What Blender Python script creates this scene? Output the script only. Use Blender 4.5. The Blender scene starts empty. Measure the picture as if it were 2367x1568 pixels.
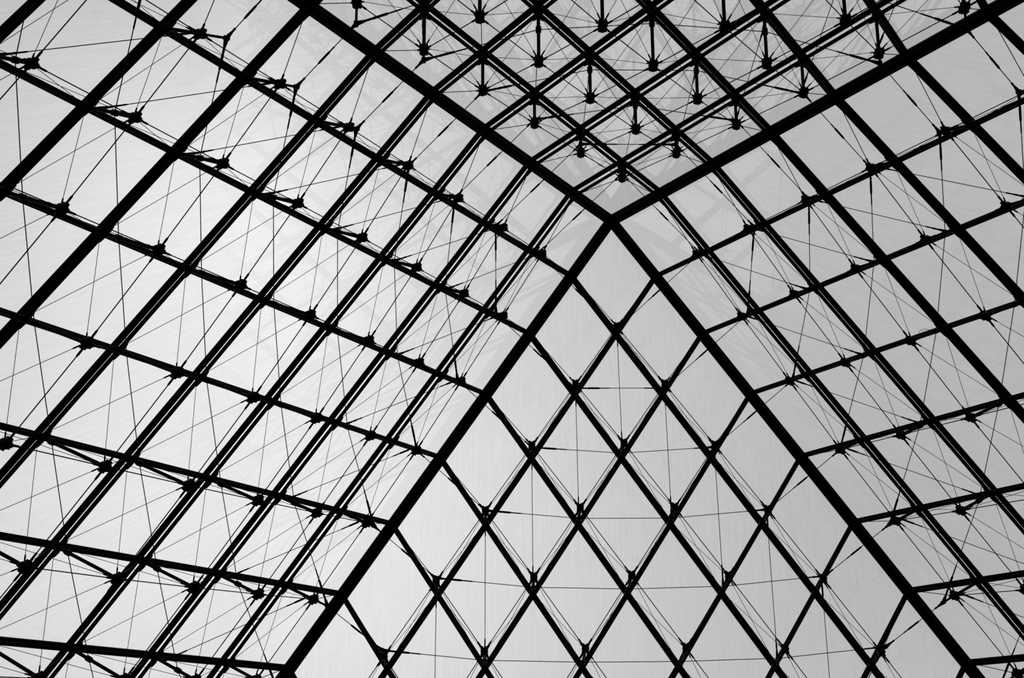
import bpy, math, random
from mathutils import Vector, Matrix

random.seed(7)
W, HH = 2367, 1568
H, V, N = 17.71 / 18, 21.64 / 18, 18          # one lattice step: horizontal, vertical; 18 steps per edge
APEX = Vector((0, 0, 21.64))
SC = bpy.context.scene
COL = SC.collection

# ------------------------------------------------------------------ camera
CAM_P = Vector((-2.58688872, -9.30377197, 21.64 - 31.7362194))
FOC, CX, CY = 3179.83265, 1273.193, 906.201
CAM_R = Matrix(((0.0, 0.0, 0.0),) * 3)        # filled below: rows right, down, forward


def _cam_axes():
    f = (Vector((0, 2, -4.0)) - Vector((-2.4, -8.9, -30.5))).normalized()
    r = f.cross(Vector((0, -1, 0))).normalized()
    d = f.cross(r)
    base = Matrix((r, d, f))
    w = Vector((0.0198992981, 0.0483849289, 0.0346757179))
    return Matrix.Rotation(w.length, 3, w.normalized()) @ base


CAM_R = _cam_axes()
cam_data = bpy.data.cameras.new('camera')
cam = bpy.data.objects.new('camera', cam_data)
COL.objects.link(cam)
right, down, fwd = CAM_R[0], CAM_R[1], CAM_R[2]
m = Matrix((right, -down, -fwd)).transposed().to_4x4()
m.translation = CAM_P
cam.matrix_world = m
cam_data.sensor_fit = 'HORIZONTAL'
cam_data.sensor_width = 36.0
cam_data.lens = FOC / W * 36.0
cam_data.shift_x = (W / 2 - CX) / W
cam_data.shift_y = (CY - HH / 2) / W
cam_data.clip_start, cam_data.clip_end = 0.1, 500
SC.camera = cam


def project(p):
    c = CAM_R @ (p - CAM_P)
    return (FOC * c.x / c.z + CX, FOC * c.y / c.z + CY)


def in_frame(p, margin):
    u, v = project(p)
    return -margin < u < W + margin and -margin < v < HH + margin


# ------------------------------------------------------------------ sky: overcast, sun glowing through the cloud
world = bpy.data.worlds.new('overcast_sky')
SC.world = world
world.use_nodes = True
nt = world.node_tree
nt.nodes.clear()


def wn(t, **k):
    n = nt.nodes.new(t)
    for a, b in k.items():
        setattr(n, a, b)
    return n


def wmath(op, a, b=None, clamp=False):
    n = wn('ShaderNodeMath', operation=op, use_clamp=clamp)
    for i, x in enumerate((a, b)):
        if x is None:
            continue
        if isinstance(x, (int, float)):
            n.inputs[i].default_value = x
        else:
            nt.links.new(x, n.inputs[i])
    return n.outputs[0]


tc = wn('ShaderNodeTexCoord')


def sky_lobe(px, py, sigma_deg):
    d = CAM_R.transposed() @ Vector(((px - CX) / FOC, (py - CY) / FOC, 1.0)).normalized()
    dp = wn('ShaderNodeVectorMath', operation='DOT_PRODUCT')
    nt.links.new(tc.outputs['Generated'], dp.inputs[0])
    dp.inputs[1].default_value = d
    ang2 = wmath('MULTIPLY', wmath('SUBTRACT', 1.0, dp.outputs['Value']), 2.0)
    s = math.radians(sigma_deg)
    return wmath('EXPONENT', wmath('MULTIPLY', ang2, -0.5 / (s * s)))


SKY_BASE = 0.542
# the brighter stretch of thin cloud the sun stands behind
glow = wmath('ADD', wmath('MULTIPLY', sky_lobe(480, 420, 4.6), 0.225), wmath('MULTIPLY', sky_lobe(568, 1178, 10.8), 0.431))
noise = wn('ShaderNodeTexNoise')
noise.inputs['Scale'].default_value = 3.5
noise.inputs['Detail'].default_value = 3.0
nt.links.new(tc.outputs['Generated'], noise.inputs['Vector'])
cloud = wmath('MULTIPLY', wmath('SUBTRACT', noise.outputs[0], 0.5), 0.10)
lum = wmath('ADD', wmath('ADD', glow, SKY_BASE), cloud)
sep = wn('ShaderNodeSeparateXYZ')
nt.links.new(tc.outputs['Generated'], sep.inputs[0])
above = wmath('MULTIPLY', wmath('ADD', sep.outputs['Z'], 0.02), 25.0, True)
lum = wmath('ADD', wmath('MULTIPLY', lum, above), wmath('MULTIPLY', wmath('SUBTRACT', 1.0, above), 0.12))
comb = wn('ShaderNodeCombineXYZ')
for i in range(3):
    nt.links.new(lum, comb.inputs[i])
bg = wn('ShaderNodeBackground')
nt.links.new(comb.outputs[0], bg.inputs['Color'])
wo = wn('ShaderNodeOutputWorld')
nt.links.new(bg.outputs[0], wo.inputs['Surface'])

SC.view_settings.view_transform = 'Standard'
SC.view_settings.look = 'None'
SC.view_settings.exposure = 0.0
SC.view_settings.gamma = 1.0
SC.view_settings.use_curve_mapping = False
SC.cycles.max_bounces = 7
SC.cycles.transmission_bounces = 7
SC.cycles.adaptive_threshold = 0.02
SC.cycles.glossy_bounces = 4
SC.cycles.diffuse_bounces = 1
world.cycles.sampling_method = 'NONE'


# ------------------------------------------------------------------ materials
def steel(name, col, rough):
    mt = bpy.data.materials.new(name)
    mt.use_nodes = True
    t = mt.node_tree
    b = t.nodes['Principled BSDF']
    tx = t.nodes.new('ShaderNodeTexNoise')
    tx.inputs['Scale'].default_value = 14.0
    tco = t.nodes.new('ShaderNodeTexCoord')
    t.links.new(tco.outputs['Object'], tx.inputs['Vector'])
    mr = t.nodes.new('ShaderNodeMapRange')
    mr.inputs['To Min'].default_value = rough - 0.06
    mr.inputs['To Max'].default_value = rough + 0.06
    t.links.new(tx.outputs[0], mr.inputs['Value'])
    t.links.new(mr.outputs[0], b.inputs['Roughness'])
    b.inputs['Base Color'].default_value = (col, col, col, 1)
    b.inputs['Specular IOR Level'].default_value = 0.02
    return mt


M_PAINT = steel('black_painted_steel', 0.0006, 0.5)
M_BAR = steel('dark_glazing_metal', 0.0004, 0.6)
M_ROD = steel('dark_stainless_rod', 0.0006, 0.45)
M_CAST = steel('dark_cast_steel', 0.0006, 0.45)


def glass():
    mt = bpy.data.materials.new('clear_glass_with_rain_streaks')
    mt.use_nodes = True
    t = mt.node_tree
    t.nodes.clear()
    tco = t.nodes.new('ShaderNodeTexCoord')
    mp = t.nodes.new('ShaderNodeMapping')
    mp.inputs['Scale'].default_value = (26.0, 1.1, 26.0)      # streaks run down the slope (pane's own y)
    t.links.new(tco.outputs['Object'], mp.inputs['Vector'])
    oi = t.nodes.new('ShaderNodeObjectInfo')
    add = t.nodes.new('ShaderNodeVectorMath')
    t.links.new(mp.outputs[0], add.inputs[0])
    sc = t.nodes.new('ShaderNodeVectorMath')
    sc.operation = 'SCALE'
    sc.inputs[0].default_value = (37.0, 19.0, 11.0)
    t.links.new(oi.outputs['Random'], sc.inputs['Scale'])
    t.links.new(sc.outputs[0], add.inputs[1])
    tx = t.nodes.new('ShaderNodeTexNoise')
    tx.inputs['Scale'].default_value = 1.0
    tx.inputs['Detail'].default_value = 4.0
    t.links.new(add.outputs[0], tx.inputs['Vector'])
    mr = t.nodes.new('ShaderNodeMapRange')
    mr.inputs['From Min'].default_value = 0.3
    mr.inputs['From Max'].default_value = 0.7
    mr.inputs['To Min'].default_value = 0.962
    mr.inputs['To Max'].default_value = 1.0
    t.links.new(tx.outputs[0], mr.inputs['Value'])
    g = t.nodes.new('ShaderNodeBsdfGlass')
    g.inputs['Roughness'].default_value = 0.0
    g.inputs['IOR'].default_value = 1.7   # coated laminated glass: strong mirror image at a low angle
    cb = t.nodes.new('ShaderNodeCombineColor')
    for i in range(3):
        t.links.new(mr.outputs[0], cb.inputs[i])
    t.links.new(cb.outputs[0], g.inputs['Color'])
    o = t.nodes.new('ShaderNodeOutputMaterial')
    t.links.new(g.outputs[0], o.inputs['Surface'])
    return mt


M_GLASS = glass()


# ------------------------------------------------------------------ mesh helpers
def new_mesh(name, verts, faces, mat, smooth=None):
    me = bpy.data.meshes.new(name)
    me.from_pydata([tuple(v) for v in verts], [], faces)
    me.materials.append(mat)
    if smooth:
        for i, p in enumerate(me.polygons):
            p.use_smooth = smooth(i, p)
    me.update()
    return me


def lathe_data(profile, n):
    """profile: (z, r) from bottom to top; closed with caps."""
    vs, fs = [], []
    for z, r in profile:
        for k in range(n):
            a = 2 * math.pi * k / n
            vs.append((r * math.cos(a), r * math.sin(a), z))
    for i in range(len(profile) - 1):
        for k in range(n):
            k2 = (k + 1) % n
            fs.append((i * n + k, i * n + k2, (i + 1) * n + k2, (i + 1) * n + k))
    fs.append(tuple(reversed(range(n))))
    fs.append(tuple(range((len(profile) - 1) * n, len(profile) * n)))
    return vs, fs


def lathe(name, profile, n, mat):
    vs, fs = lathe_data(profile, n)
    return new_mesh(name, vs, fs, mat, lambda i, p: len(p.vertices) == 4)


def join_data(parts):
    vs, fs = [], []
    for v, f in parts:
        o = len(vs)
        vs += list(v)
        fs += [tuple(i + o for i in q) for q in f]
    return vs, fs


def moved(data, mat4):
    return [mat4 @ Vector(v) for v in data[0]], data[1]


def box_data(x0, x1, y0, y1, z0, z1):
    vs = [(x, y, z) for x in (x0, x1) for y in (y0, y1) for z in (z0, z1)]
    fs = [(0, 1, 3, 2), (4, 6, 7, 5), (0, 4, 5, 1), (2, 3, 7, 6), (0, 2, 6, 4), (1, 5, 7, 3)]
    return vs, fs


def extrude_data(section, length):
    """section: list of (y, z); extruded along x from 0 to length, in spans of about half a lattice step."""
    n = len(section)
    m_ = max(1, round(length / 0.9))
    vs = [(length * i / m_, y, z) for i in range(m_ + 1) for y, z in section]
    fs = [(i * n + k, i * n + (k + 1) % n, (i + 1) * n + (k + 1) % n, (i + 1) * n + k) for i in range(m_) for k in range(n)]
    fs += [tuple(reversed(range(n))), tuple(range(m_ * n, (m_ + 1) * n))]
    return vs, fs


def circle(r, n=12):
    return [(r * math.cos(2 * math.pi * k / n), r * math.sin(2 * math.pi * k / n)) for k in range(n)]


def long_tube(name, p0, p1, r, parent):
    """a long straight tube as one mesh"""
    d = p1 - p0
    x = d.normalized()
    y = x.orthogonal().normalized()
    me = new_mesh(name + '_mesh', *extrude_data(circle(r), d.length), M_PAINT, lambda i, p: len(p.vertices) == 4)
    return obj(name, me, parent, axes(p0, x, y, x.cross(y)))


def obj(name, me, parent, mw):
    o = bpy.data.objects.new(name, me)
    COL.objects.link(o)
    if parent is not None:
        o.parent = parent
        pw = WORLD[parent.name]
        o.matrix_local = pw.inverted() @ mw
    else:
        o.matrix_world = mw
    WORLD[o.name] = mw
    return o


WORLD = {}


def thing(name, label, cat, at, group=None, kind=None):
    o = bpy.data.objects.new(name, None)
    o.empty_display_size = 0.2
    COL.objects.link(o)
    mw = Matrix.Translation(at)
    o.matrix_world = mw
    WORLD[o.name] = mw
    o['label'] = label
    if cat:
        o['category'] = cat
    if group:
        o['group'] = group
    if kind:
        o['kind'] = kind
    return o


def z_frame(p, d):
    """matrix at p whose z axis points along d."""
    q = d.to_track_quat('Z', 'Y')
    return Matrix.Translation(p) @ q.to_matrix().to_4x4()


def axes(p, x, y, z):
    mm = Matrix((x, y, z)).transposed().to_4x4()
    mm.translation = p
    return mm


def rod(name, me, p0, p1, r, parent):
    d = p1 - p0
    return obj(name, me, parent, z_frame(p0, d) @ Matrix.Diagonal((r, r, d.length, 1)))


# shared unit meshes: radius 1, height 1 along z
U_TUBE = lathe('tube_mesh', [(0, 1), (1, 1)], 14, M_PAINT)
U_ROD = lathe('rod_mesh', [(0, 1), (1, 1)], 7, M_ROD)
U_SLEEVE = lathe('sleeve_mesh', [(0, 0.75), (0.12, 1), (0.78, 1), (0.88, 0.8), (1, 0.45)], 8, M_ROD)
U_TURN = lathe('turnbuckle_mesh', [(0, 0.35), (0.05, 0.75), (0.16, 1), (0.84, 1), (0.95, 0.75), (1, 0.35)], 10, M_ROD)
U_ARM = lathe('fork_arm_mesh', [(0, 1), (0.25, 0.85), (0.7, 0.42), (0.82, 0.5), (0.95, 0.5), (1, 0.3)], 8, M_CAST)
U_POST = lathe('post_mesh', [(0, 0.85), (0.06, 1), (0.9, 1), (1, 0.8)], 12, M_PAINT)
U_CLAMP = lathe('clamp_mesh', [(-0.5, 0.8), (-0.4, 1), (0.4, 1), (0.5, 0.8)], 8, M_CAST)

RHOMB = 2 * math.atan2(H, math.hypot(H, V))      # angle between the two truss directions


def hub_mesh(sign):
    """drum with two crossing fin plates that take the tie rods, bolts round its inner end"""
    parts = [lathe_data([(-0.105, 0.035), (-0.1, 0.05), (-0.075, 0.064), (-0.05, 0.074), (0.045, 0.075), (0.062, 0.066), (0.072, 0.045)], 12)]
    for a in (0.0, sign * RHOMB):
        fin = box_data(-0.108, 0.108, -0.0175, 0.0175, -0.07, 0.05)
        parts.append(moved(fin, Matrix.Rotation(a, 4, 'Z')))
        for e in (-1, 1):                        # bolt heads through the fin ends
            for z in (-0.04, 0.02):
                pin = moved(lathe_data([(-0.03, 0.013), (0.03, 0.013)], 6), Matrix.Rotation(math.pi / 2, 4, 'X'))
                parts.append(moved(pin, Matrix.Rotation(a, 4, 'Z') @ Matrix.Translation((0.09 * e, 0, z))))
    for k in range(8):
        a = 2 * math.pi * (k + 0.5) / 8
        parts.append(moved(lathe_data([(0.03, 0.013), (0.08, 0.013), (0.087, 0.008)], 6),
                           Matrix.Translation((0.057 * math.cos(a), 0.057 * math.sin(a), 0))))
    return new_mesh('hub_mesh', *join_data(parts), M_CAST)


HUBS = {1: hub_mesh(1), -1: hub_mesh(-1)}
CAP = lathe('hub_cap_mesh', [(0.06, 0.034), (0.092, 0.034), (0.106, 0.026), (0.112, 0.01)], 10, M_CAST)
PLATE = lathe('node_plate_mesh', [(-0.10, 0.055), (-0.085, 0.07), (0.10, 0.07), (0.125, 0.055), (0.15, 0.04)], 12, M_CAST)
lug_v = [(0.05, -0.012, 0.09), (0.05, 0.012, 0.09), (0.19, -0.012, 0.10), (0.19, 0.012, 0.10),
         (0.05, -0.012, 0.17), (0.05, 0.012, 0.17), (0.165, -0.012, 0.15), (0.165, 0.012, 0.15)]
lug_f = [(0, 2, 3, 1), (4, 5, 7, 6), (0, 4, 6, 2), (1, 3, 7, 5), (0, 1, 5, 4), (2, 6, 7, 3)]
LUG = new_mesh('lug_mesh', lug_v, lug_f, M_CAST)

# ------------------------------------------------------------------ lattice geometry
HIP = {'TL': (-1, -1), 'TR': (1, -1), 'BL': (-1, 1), 'BR': (1, 1)}
HIPNAME = {'TL': 'upper-left', 'TR': 'upper-right', 'BL': 'lower-left', 'BR': 'lower-right'}
FACES = [('left', 'TL', 'BL', 'left', 'wall_left'), ('right', 'TR', 'BR', 'right', 'wall_right'),
         ('back', 'TL', 'TR', 'upper', 'wall_back'), ('front', 'BL', 'BR', 'lower', 'wall_front')]
ORD = ['', 'first', 'second', 'third', 'fourth', 'fifth', 'sixth', 'seventh', 'eighth', 'ninth', 'tenth', 'eleventh',
       'twelfth', 'thirteenth', 'fourteenth', 'fifteenth', 'sixteenth', 'seventeenth', 'eighteenth']


def hip_vec(h):
    return Vector((HIP[h][0] * H, HIP[h][1] * H, -V))


def inward(h1, h2):
    mx, my = (HIP[h1][0] + HIP[h2][0]) / 2, (HIP[h1][1] + HIP[h2][1]) / 2
    return -Vector((mx * V, my * V, H)).normalized()


def node(h1, h2, a, b, d=0.0):
    return APEX + hip_vec(h1) * a + hip_vec(h2) * b + inward(h1, h2) * d


ROW1 = [0, 0.32, 0.48, 0.61, 0.74, 0.81, 0.86, 0.88, 0.89, 0.88, 0.87, 0.85]
PP = [0, 0.55, 0.85, 1.04, 1.2, 1.3, 1.36, 1.39, 1.39, 1.38, 1.36, 1.33, 1.3, 1.25, 1.2, 1.1, 1.0, 0.8, 0.5]


def hub_depth(a, b):
    lo, hi = min(a, b), max(a, b)
    if lo == 1:
        return ROW1[min(hi, 11)]
    return PP[lo] * PP[hi]


def ring_depth(a, b):
    k, mm = a + b, min(a, b)
    if mm == 1:
        d = 0.24 * k - 0.44
    elif mm == 2:
        d = 0.60 + 0.10 * (k - 8)
    elif mm == 3:
        d = 0.38 + 0.06 * (k - 8)
    else:
        d = 0.25 + 0.04 * (k - 8)
    return max(d, 0.21)


MARGIN = 170
NODES = {}                                     # face -> set of (a, b) interior nodes that are built with a strut
for key, h1, h2, pos, wname in FACES:
    s = set()
    for a in range(1, 17):
        for b in range(1, 18 - a):
            if in_frame(node(h1, h2, a, b), MARGIN) or in_frame(node(h1, h2, a, b, hub_depth(a, b)), MARGIN):
                s.add((a, b))
    NODES[key] = s

# ------------------------------------------------------------------ glass slopes: panes and glazing bars
BAR_D, BAR_W, BAR_H = -0.080, 0.108, 0.060     # outer glazing bar: depth of its centre, width, height
CH_D, CH_R = 0.078, 0.036                     # inner chord tube
GL0, GL1 = -0.132, -0.111                      # glass 21 mm thick

hw, hs = H, math.hypot(H, V)                   # half width (horizontal) and half height (down the slope) of a rhombus
inset = 0.018
k_in = 1 - inset / (hw * hs / math.hypot(hw, hs))
pv = [(hw * k_in, 0), (0, hs * k_in), (-hw * k_in, 0), (0, -hs * k_in)]
verts = [(x, y, 0) for x, y in pv] + [(x, y, GL1 - GL0) for x, y in pv]
PANE = new_mesh('pane_mesh', verts, [(3, 2, 1, 0), (4, 5, 6, 7), (0, 1, 5, 4), (1, 2, 6, 5), (2, 3, 7, 6), (3, 0, 4, 7)], M_GLASS)

BAR_SEC = [(-BAR_W / 2, -BAR_H / 2), (BAR_W / 2, -BAR_H / 2), (BAR_W / 2, BAR_H * 0.28), (BAR_W * 0.3, BAR_H / 2),
           (-BAR_W * 0.3, BAR_H / 2), (-BAR_W / 2, BAR_H * 0.28)]

TRUSS = {}                                     # (face, family, index) -> last node index along the truss


def truss_nodes(key, fam, i):
    js = [(b if fam == 0 else a) for (a, b) in NODES[key] if (a if fam == 0 else b) == i]
    return max(js) if js else 0


for key, h1, h2, pos, wname in FACES:
    n_in = inward(h1, h2)
    wall = thing(wname, f'{pos} slope of the glass pyramid, clear diamond panes in dark glazing bars', None,
                 node(h1, h2, 9, 9), kind='structure')
    down_s = ((hip_vec(h1) + hip_vec(h2)) * 0.5).normalized()
    side = down_s.cross(n_in).normalized()
    for a in range(0, 17):
        for b in range(0, 17 - a):
            c = node(h1, h2, a + 0.5, b + 0.5)
            if not any(in_frame(node(h1, h2, a + i, b + j), 110) for i in (0, 1) for j in (0, 1)):
                continue
            obj('pane', PANE, wall, axes(c + n_in * GL0, side, down_s, n_in))
    for fam in (0, 1):
        hs_, hd = (h1, h2) if fam == 0 else (h2, h1)
        for i in range(1, 17):
            last = truss_nodes(key, fam, i)
            p0 = APEX + hip_vec(hs_) * i
            if not last and not in_frame(p0, MARGIN):
                continue
            last = min(max(last, 1) + 1, 18 - i)
            TRUSS[key, fam, i] = last
            d = hip_vec(hd)
            L = d.length * last
            x = d.normalized()
            z = n_in
            y = z.cross(x).normalized()
            me = new_mesh('glazing_bar_mesh', *extrude_data(BAR_SEC, L), M_BAR)
            obj('glazing_bar', me, wall, axes(p0 + n_in * BAR_D, x, y, z))

# ------------------------------------------------------------------ hip beams and the apex block
HIP_LAST = {'TL': 9, 'TR': 9, 'BL': 10, 'BR': 10}
hip_in = {}
for h in ('TL', 'TR', 'BL', 'BR'):
    fs = [f for f in FACES if h in (f[1], f[2])]
    n_in = (inward(fs[0][1], fs[0][2]) + inward(fs[1][1], fs[1][2])).normalized()
    x = hip_vec(h).normalized()
    n_in = (n_in - x * n_in.dot(x)).normalized()
    hip_in[h] = n_in
    y = n_in.cross(x).normalized()
    L = hip_vec(h).length * HIP_LAST[h]
    t = thing('hip_beam', f'heavy black ridge beam running from the apex to the {HIPNAME[h]} of the photo', 'beam',
              APEX + n_in * 0.05, group='ridge beams of the pyramid', kind='thing')
    cap = [(-0.124, -0.03), (0, -0.105), (0.124, -0.03), (0.124, 0.035), (0.085, 0.055), (-0.085, 0.055), (-0.124, 0.035)]
    obj('ridge_cap', new_mesh('ridge_cap_mesh', *extrude_data(cap, L), M_PAINT), t, axes(APEX, x, y, n_in))
    web = [(-0.06, 0.05), (0.06, 0.05), (0.075, 0.10), (-0.075, 0.10)]
    obj('web', new_mesh('web_mesh', *extrude_data(web, L - 0.1), M_PAINT), t, axes(APEX + x * 0.05, x, y, n_in))
    for s in (-1, 1):
        long_tube('rail_tube', APEX + n_in * 0.125 + y * (0.058 * s) + x * 0.05, APEX + n_in * 0.125 + y * (0.058 * s) + x * L, 0.04, t)
    long_tube('rail_tube', APEX + n_in * 0.165 + x * 0.08, APEX + n_in * 0.165 + x * L, 0.042, t)
    for i in range(1, HIP_LAST[h]):
        p = APEX + hip_vec(h) * i
        if in_frame(p, MARGIN):
            obj('joint_collar', PLATE, t, z_frame(p + n_in * 0.08, n_in) @ Matrix.Diagonal((1.35, 1.35, 0.7, 1)))

ap = thing('apex_block', 'black steel block where the four ridge beams meet at the apex', 'joint', APEX - Vector((0, 0, 0.3)))
obj('core', lathe('apex_core_mesh', [(-0.30, 0.05), (-0.28, 0.12), (-0.12, 0.17), (0.02, 0.16), (0.10, 0.02)], 8, M_CAST), ap,
    Matrix.Translation(APEX))
obj('end_cap', lathe('apex_cap_mesh', [(-0.335, 0.03), (-0.325, 0.06), (-0.29, 0.06)], 10, M_CAST), ap, Matrix.Translation(APEX))

# ------------------------------------------------------------------ trusses: chord tube, end gusset, tie rods, brace rods
GUS = {}


def gusset_mesh():
    # x runs along the truss away from the hip, z inward
    v = []
    for y in (-0.018, 0.018):
        v += [(0.02, y, 0.03), (0.30, y, 0.04), (0.345, y, 0.085), (0.33, y, 0.12), (0.26, y, 0.125), (0.02, y, 0.165)]
    f = [tuple(reversed(range(6))), tuple(range(6, 12))] + [(k, (k + 1) % 6, 6 + (k + 1) % 6, 6 + k) for k in range(6)]
    return new_mesh('gusset_mesh', v, f, M_CAST)


GUSSET = gusset_mesh()
SL_L, SL_R = 0.18, 0.0175
TIE_R, BRACE_R, RING_R = 0.0085, 0.0047, 0.0075


def fitted_rod(name, p0, p1, r, parent, off0, off1, sl0=SL_L, sl1=SL_L, sr=SL_R):
    """a rod between two joints, its sleeves sub-parts"""
    d = (p1 - p0).normalized()
    q0, q1 = p0 + d * off0, p1 - d * off1
    o = rod(name, U_ROD, q0, q1, r, parent)
    if sl0:
        rod('sleeve', U_SLEEVE, q0, q0 + d * sl0, sr, o)
    if sl1:
        rod('sleeve', U_SLEEVE, q1, q1 - d * sl1, sr, o)
    return o


for key, h1, h2, pos, wname in FACES:
    n_in = inward(h1, h2)
    for fam in (0, 1):
        hs_, hd = (h1, h2) if fam == 0 else (h2, h1)
        for i in range(1, 17):
            if (key, fam, i) not in TRUSS:
                continue
            last = TRUSS[key, fam, i]

            def nd(j, dd):
                return node(h1, h2, i, j, dd) if fam == 0 else node(h1, h2, j, i, dd)

            def built(j):
                return ((i, j) if fam == 0 else (j, i)) in NODES[key]

            p0, p1 = nd(0, CH_D), nd(last, CH_D)
            t = thing('truss', f'{ORD[i]} black truss from the apex along the {HIPNAME[hs_]} ridge, crossing the {pos} slope', 'truss',
                      p0, group=f'trusses of the {pos} slope starting at the {HIPNAME[hs_]} ridge')
            long_tube('chord_tube', p0, p1, CH_R, t)
            x = (p1 - p0).normalized()
            y = n_in.cross(x).normalized()
            if in_frame(nd(0, 0), MARGIN):
                obj('end_gusset', GUSSET, t, axes(nd(0, 0), x, y, n_in))
            for j in range(0, last):
                # main tie rods, hub to hub (the first one ties back to the gusset at the ridge)
                if j == 0:
                    if built(1):
                        fitted_rod('tie_rod', nd(0, 0.10) + x * 0.32, nd(1, hub_depth(i, 1)), TIE_R * 0.85, t, 0.0, 0.085, 0, SL_L)
                    continue
                if built(j) or built(j + 1):
                    a0, a1 = nd(j, hub_depth(i, j)), nd(j + 1, hub_depth(i, j + 1))
                    if built(j) and built(j + 1):
                        fitted_rod('tie_rod', a0, a1, TIE_R, t, 0.085, 0.085)
                # brace rods, hub to the neighbouring chord joints
                if built(j):
                    hubp = nd(j, hub_depth(i, j) - 0.035)
                    if j > 1:
                        fitted_rod('brace_rod', hubp, nd(j - 1, 0.135) + x * 0.17, BRACE_R, t, 0.08, 0.0, 0.14, 0, 0.0125)
                    if j < last:
                        fitted_rod('brace_rod', hubp, nd(j + 1, 0.135) - x * 0.17, BRACE_R, t, 0.08, 0.0, 0.14, 0, 0.0125)

# ------------------------------------------------------------------ struts with hubs
for key, h1, h2, pos, wname in FACES:
    n_in = inward(h1, h2)
    for (a, b) in sorted(NODES[key]):
        p = node(h1, h2, a, b)
        d = hub_depth(a, b)
        rd = ring_depth(a, b)
        t = thing('strut', f'hub strut on {pos} slope: {ORD[a]} truss from {HIPNAME[h1]} ridge meets {ORD[b]} from {HIPNAME[h2]} ridge',
                  'strut', p, group=f'hub struts under the {pos} slope')
        x1, x2 = hip_vec(h1).normalized(), hip_vec(h2).normalized()
        fr = axes(p, x1, n_in.cross(x1).normalized(), n_in)
        obj('node_plate', PLATE, t, fr)
        for xx in (x1, -x1, x2, -x2):
            obj('lug', LUG, t, axes(p, xx, n_in.cross(xx).normalized(), n_in))
        rod('post', U_POST, p + n_in * 0.06, p + n_in * (d - 0.04), 0.030, t)
        hub = obj('hub', HUBS[1 if n_in.cross(x1).dot(x2) > 0 else -1], t, fr @ Matrix.Translation((0, 0, d)))
        obj('cap', CAP, hub, fr @ Matrix.Translation((0, 0, d)))
        if min(a, b) == 1:
            if rd > d + 0.1:
                rod('arm', U_POST, p + n_in * (d + 0.08), p + n_in * rd, 0.021, t)
            F = p + n_in * rd
            obj('fork', U_CLAMP, t, z_frame(F, n_in) @ Matrix.Diagonal((0.042, 0.042, 0.10, 1)))
            # arms point along the ring cable and along the cable round the corner
            if a > 1 or b == 1:
                q = node(h1, h2, a - 1, b + 1, ring_depth(a - 1, b + 1)) if a > 1 else None
                if q is not None:
                    rod('fork_arm', U_ARM, F, F + (q - F).normalized() * 0.26, 0.040, t)
            if b > 1:
                q = node(h1, h2, a + 1, b - 1, ring_depth(a + 1, b - 1))
                rod('fork_arm', U_ARM, F, F + (q - F).normalized() * 0.26, 0.040, t)
            for (aa, bb, hh) in ((a, b, h1), (a, b, h2)):
                # next to ridge h1 when b == 1, next to ridge h2 when a == 1
                if (hh == h1 and b != 1) or (hh == h2 and a != 1):
                    continue
                k = a + b
                of = [f for f in FACES if hh in (f[1], f[2]) and f[0] != key][0]
                q = node(of[1], of[2], k - 1, 1, ring_depth(k - 1, 1)) if of[1] == hh else node(of[1], of[2], 1, k - 1, ring_depth(1, k - 1))
                rod('fork_arm', U_ARM, F, F + (q - F).normalized() * 0.21, 0.036, t)
        else:
            obj('clamp', U_CLAMP, t, z_frame(p + n_in * rd, n_in) @ Matrix.Diagonal((0.050, 0.050, 0.13, 1)))

# ------------------------------------------------------------------ ring cables across each slope
for key, h1, h2, pos, wname in FACES:
    for k in range(3, 17):
        pts = [(a, k - a) for a in range(k - 1, 0, -1)]
        segs = [(u, v) for u, v in zip(pts[:-1], pts[1:]) if u in NODES[key] or v in NODES[key]]
        if not segs:
            continue
        P = lambda q: node(h1, h2, q[0], q[1], ring_depth(*q))
        t = thing('ring_cable', f'thin level cable across the {pos} slope, {ORD[k]} row of joints below the apex', 'cable', P(segs[0][0]),
                  group=f'level cables of the {pos} slope')
        for u, v in segs:
            A, B = P(u), P(v)
            dd = (B - A).normalized()
            o0 = 0.24 if u == pts[0] else 0.0
            o1 = 0.24 if v == pts[-1] else 0.0
            s = rod('cable', U_ROD, A + dd * o0, B - dd * o1, RING_R, t)
            if u == pts[0]:
                rod('turnbuckle', U_TURN, A + dd * 0.24, A + dd * 0.56, 0.0215, s)
                rod('sleeve', U_SLEEVE, A + dd * 0.54, A + dd * 0.80, 0.0125, s)
            if v == pts[-1]:
                if key == 'front':
                    rod('sleeve', U_SLEEVE, B - dd * 0.24, B - dd * 0.46, 0.0145, s)
                else:
                    rod('turnbuckle', U_TURN, B - dd * 0.24, B - dd * 0.56, 0.0215, s)
                    rod('sleeve', U_SLEEVE, B - dd * 0.54, B - dd * 0.80, 0.0125, s)

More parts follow.
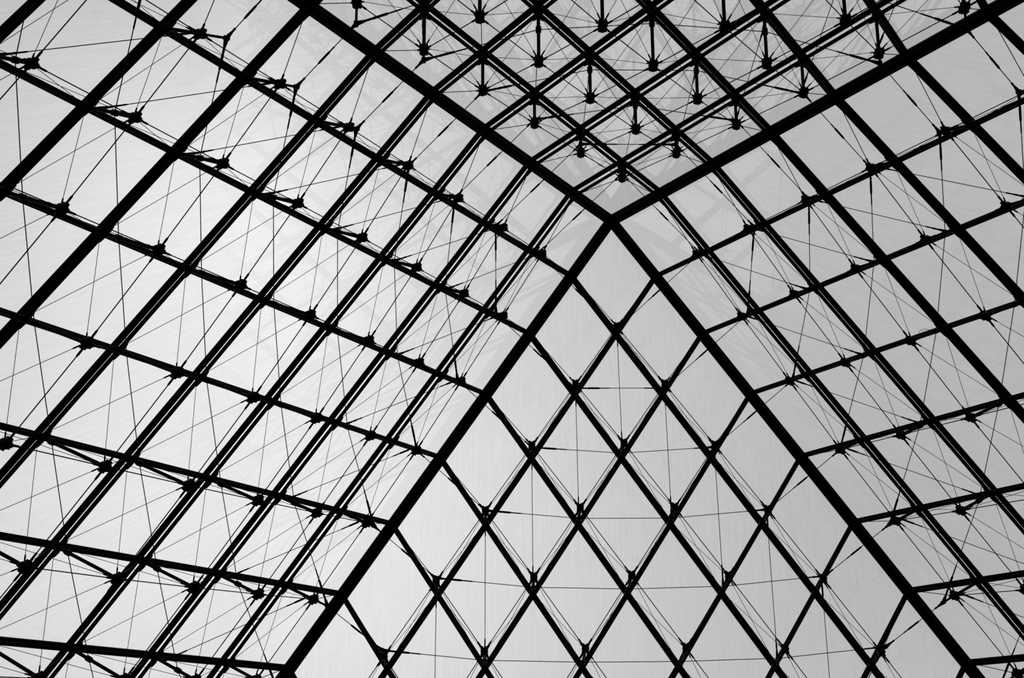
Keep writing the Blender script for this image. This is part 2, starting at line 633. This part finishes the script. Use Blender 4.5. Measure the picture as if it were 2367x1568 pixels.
# ------------------------------------------------------------------ corner cables linking two slopes under a ridge
for h in ('TL', 'TR', 'BL', 'BR'):
    fs = [f for f in FACES if h in (f[1], f[2])]
    for k in range(2, 17):
        q = []
        for f in fs:
            ab = (k - 1, 1) if f[1] == h else (1, k - 1)
            q.append((f, ab))
        if not any(ab in NODES[f[0]] for f, ab in q):
            continue
        A, B = [node(f[1], f[2], ab[0], ab[1], ring_depth(*ab)) for f, ab in q]
        dd = (B - A).normalized()
        t = thing('corner_cable', f'short cable passing under the {HIPNAME[h]} ridge beam, {ORD[k - 1]} one from the apex', 'cable', A,
                  group=f'corner cables under the {HIPNAME[h]} ridge')
        LL = (B - A).length
        rod('cable', U_ROD, A + dd * 0.19, B - dd * 0.19, RING_R, t)
        c = A + dd * LL * (0.47 if h in ('TL', 'TR') else 0.52)
        tb = rod('turnbuckle', U_TURN, c - dd * 0.15, c + dd * 0.15, 0.0185, t)
        rod('sleeve', U_SLEEVE, c + dd * 0.14, c + dd * 0.26, 0.0115, tb)

# ------------------------------------------------------------------ short bracing cables running down the slope from the first row
for key, h1, h2, pos, wname in FACES:
    for (a, b) in sorted(NODES[key]):
        if min(a, b) != 1:
            continue
        hh = h1 if b == 1 else h2
        e = (a + 1, b + 1)
        if e not in NODES[key]:
            continue
        n_in = inward(h1, h2)
        A = node(h1, h2, a, b, max(0.16, hub_depth(a, b) * 0.82))
        B = node(h1, h2, e[0], e[1], 0.27)
        dd = (B - A).normalized()
        t = thing('slope_cable', f'short bracing cable on {pos} slope from {ORD[max(a, b)]} strut beside {HIPNAME[hh]} ridge' if a != b else
                  f'short bracing cable on {pos} slope from its topmost strut, nearest the apex', 'cable', A,
                  group=f'bracing cables of the {pos} slope')
        rod('cable', U_ROD, A, B, 0.0068, t)
        rod('turnbuckle', U_TURN, A + dd * 0.05, A + dd * 0.33, 0.019, t)
        rod('sleeve', U_SLEEVE, A + dd * 0.30, A + dd * 0.52, 0.012, t)
        rod('clevis', U_ARM, B, B - dd * 0.36, 0.034, t)
        rod('sleeve', U_SLEEVE, B - dd * 0.32, B - dd * 0.52, 0.013, t)

# ------------------------------------------------------------------ stray wires
def wire(name, pts, r, label):
    """a thin bent wire: one tube swept along a smooth curve through pts"""
    P = [pts[0]] + list(pts) + [pts[-1]]
    path = []
    for i in range(1, len(P) - 2):
        for q in range(6):
            u = q / 6
            p0, p1, p2, p3 = P[i - 1], P[i], P[i + 1], P[i + 2]
            path.append(0.5 * (2 * p1 + (p2 - p0) * u + (2 * p0 - 5 * p1 + 4 * p2 - p3) * u * u + (3 * p1 - p0 - 3 * p2 + p3) * u ** 3))
    path.append(pts[-1])
    c0 = pts[0]
    vs, fs = [], []
    for i, p in enumerate(path):
        d = (path[min(i + 1, len(path) - 1)] - path[max(i - 1, 0)]).normalized()
        x = d.orthogonal().normalized() if i == 0 else (x - d * x.dot(d)).normalized()
        y = d.cross(x)
        for k in range(6):
            an = math.pi * k / 3
            vs.append(p + (x * math.cos(an) + y * math.sin(an)) * r - c0)
    for i in range(len(path) - 1):
        for k in range(6):
            fs.append((i * 6 + k, i * 6 + (k + 1) % 6, (i + 1) * 6 + (k + 1) % 6, (i + 1) * 6 + k))
    o = obj(name, new_mesh('wire_mesh', vs, fs, M_ROD), None, Matrix.Translation(c0))
    o['label'] = label
    o['category'] = 'wire'


# curl of wire beside the clamp on the right slope
nI = inward('TR', 'BR')
c = node('TR', 'BR', 3, 3, 0.32)
e1 = (hip_vec('BR') * 1.0).normalized()
e2 = hip_vec('TR').normalized()
pts = [c - e2 * 0.02, c - e2 * 0.10 - e1 * 0.10, c - e2 * 0.24 - e1 * 0.12, c - e2 * 0.33 - e1 * 0.06, c - e2 * 0.30 - e1 * 0.0,
       c - e2 * 0.2 + nI * 0.05, c - e2 * 0.05 + nI * 0.03]
wire('loose_wire', pts, 0.004, 'thin curl of loose wire on a strut of the right slope')
nI = inward('TL', 'TR')
c0, c1 = node('TL', 'TR', 2, 1, 0.30), node('TL', 'TR', 1, 1, 0.03)
pts = [c0.lerp(c1, s) + nI * (0.25 * math.sin(math.pi * s) ** 1.0) for s in (0, 0.15, 0.3, 0.5, 0.7, 0.85, 1.0)]
wire('loose_wire', pts, 0.0045, 'slack wire hanging between two struts of the upper slope near the apex')
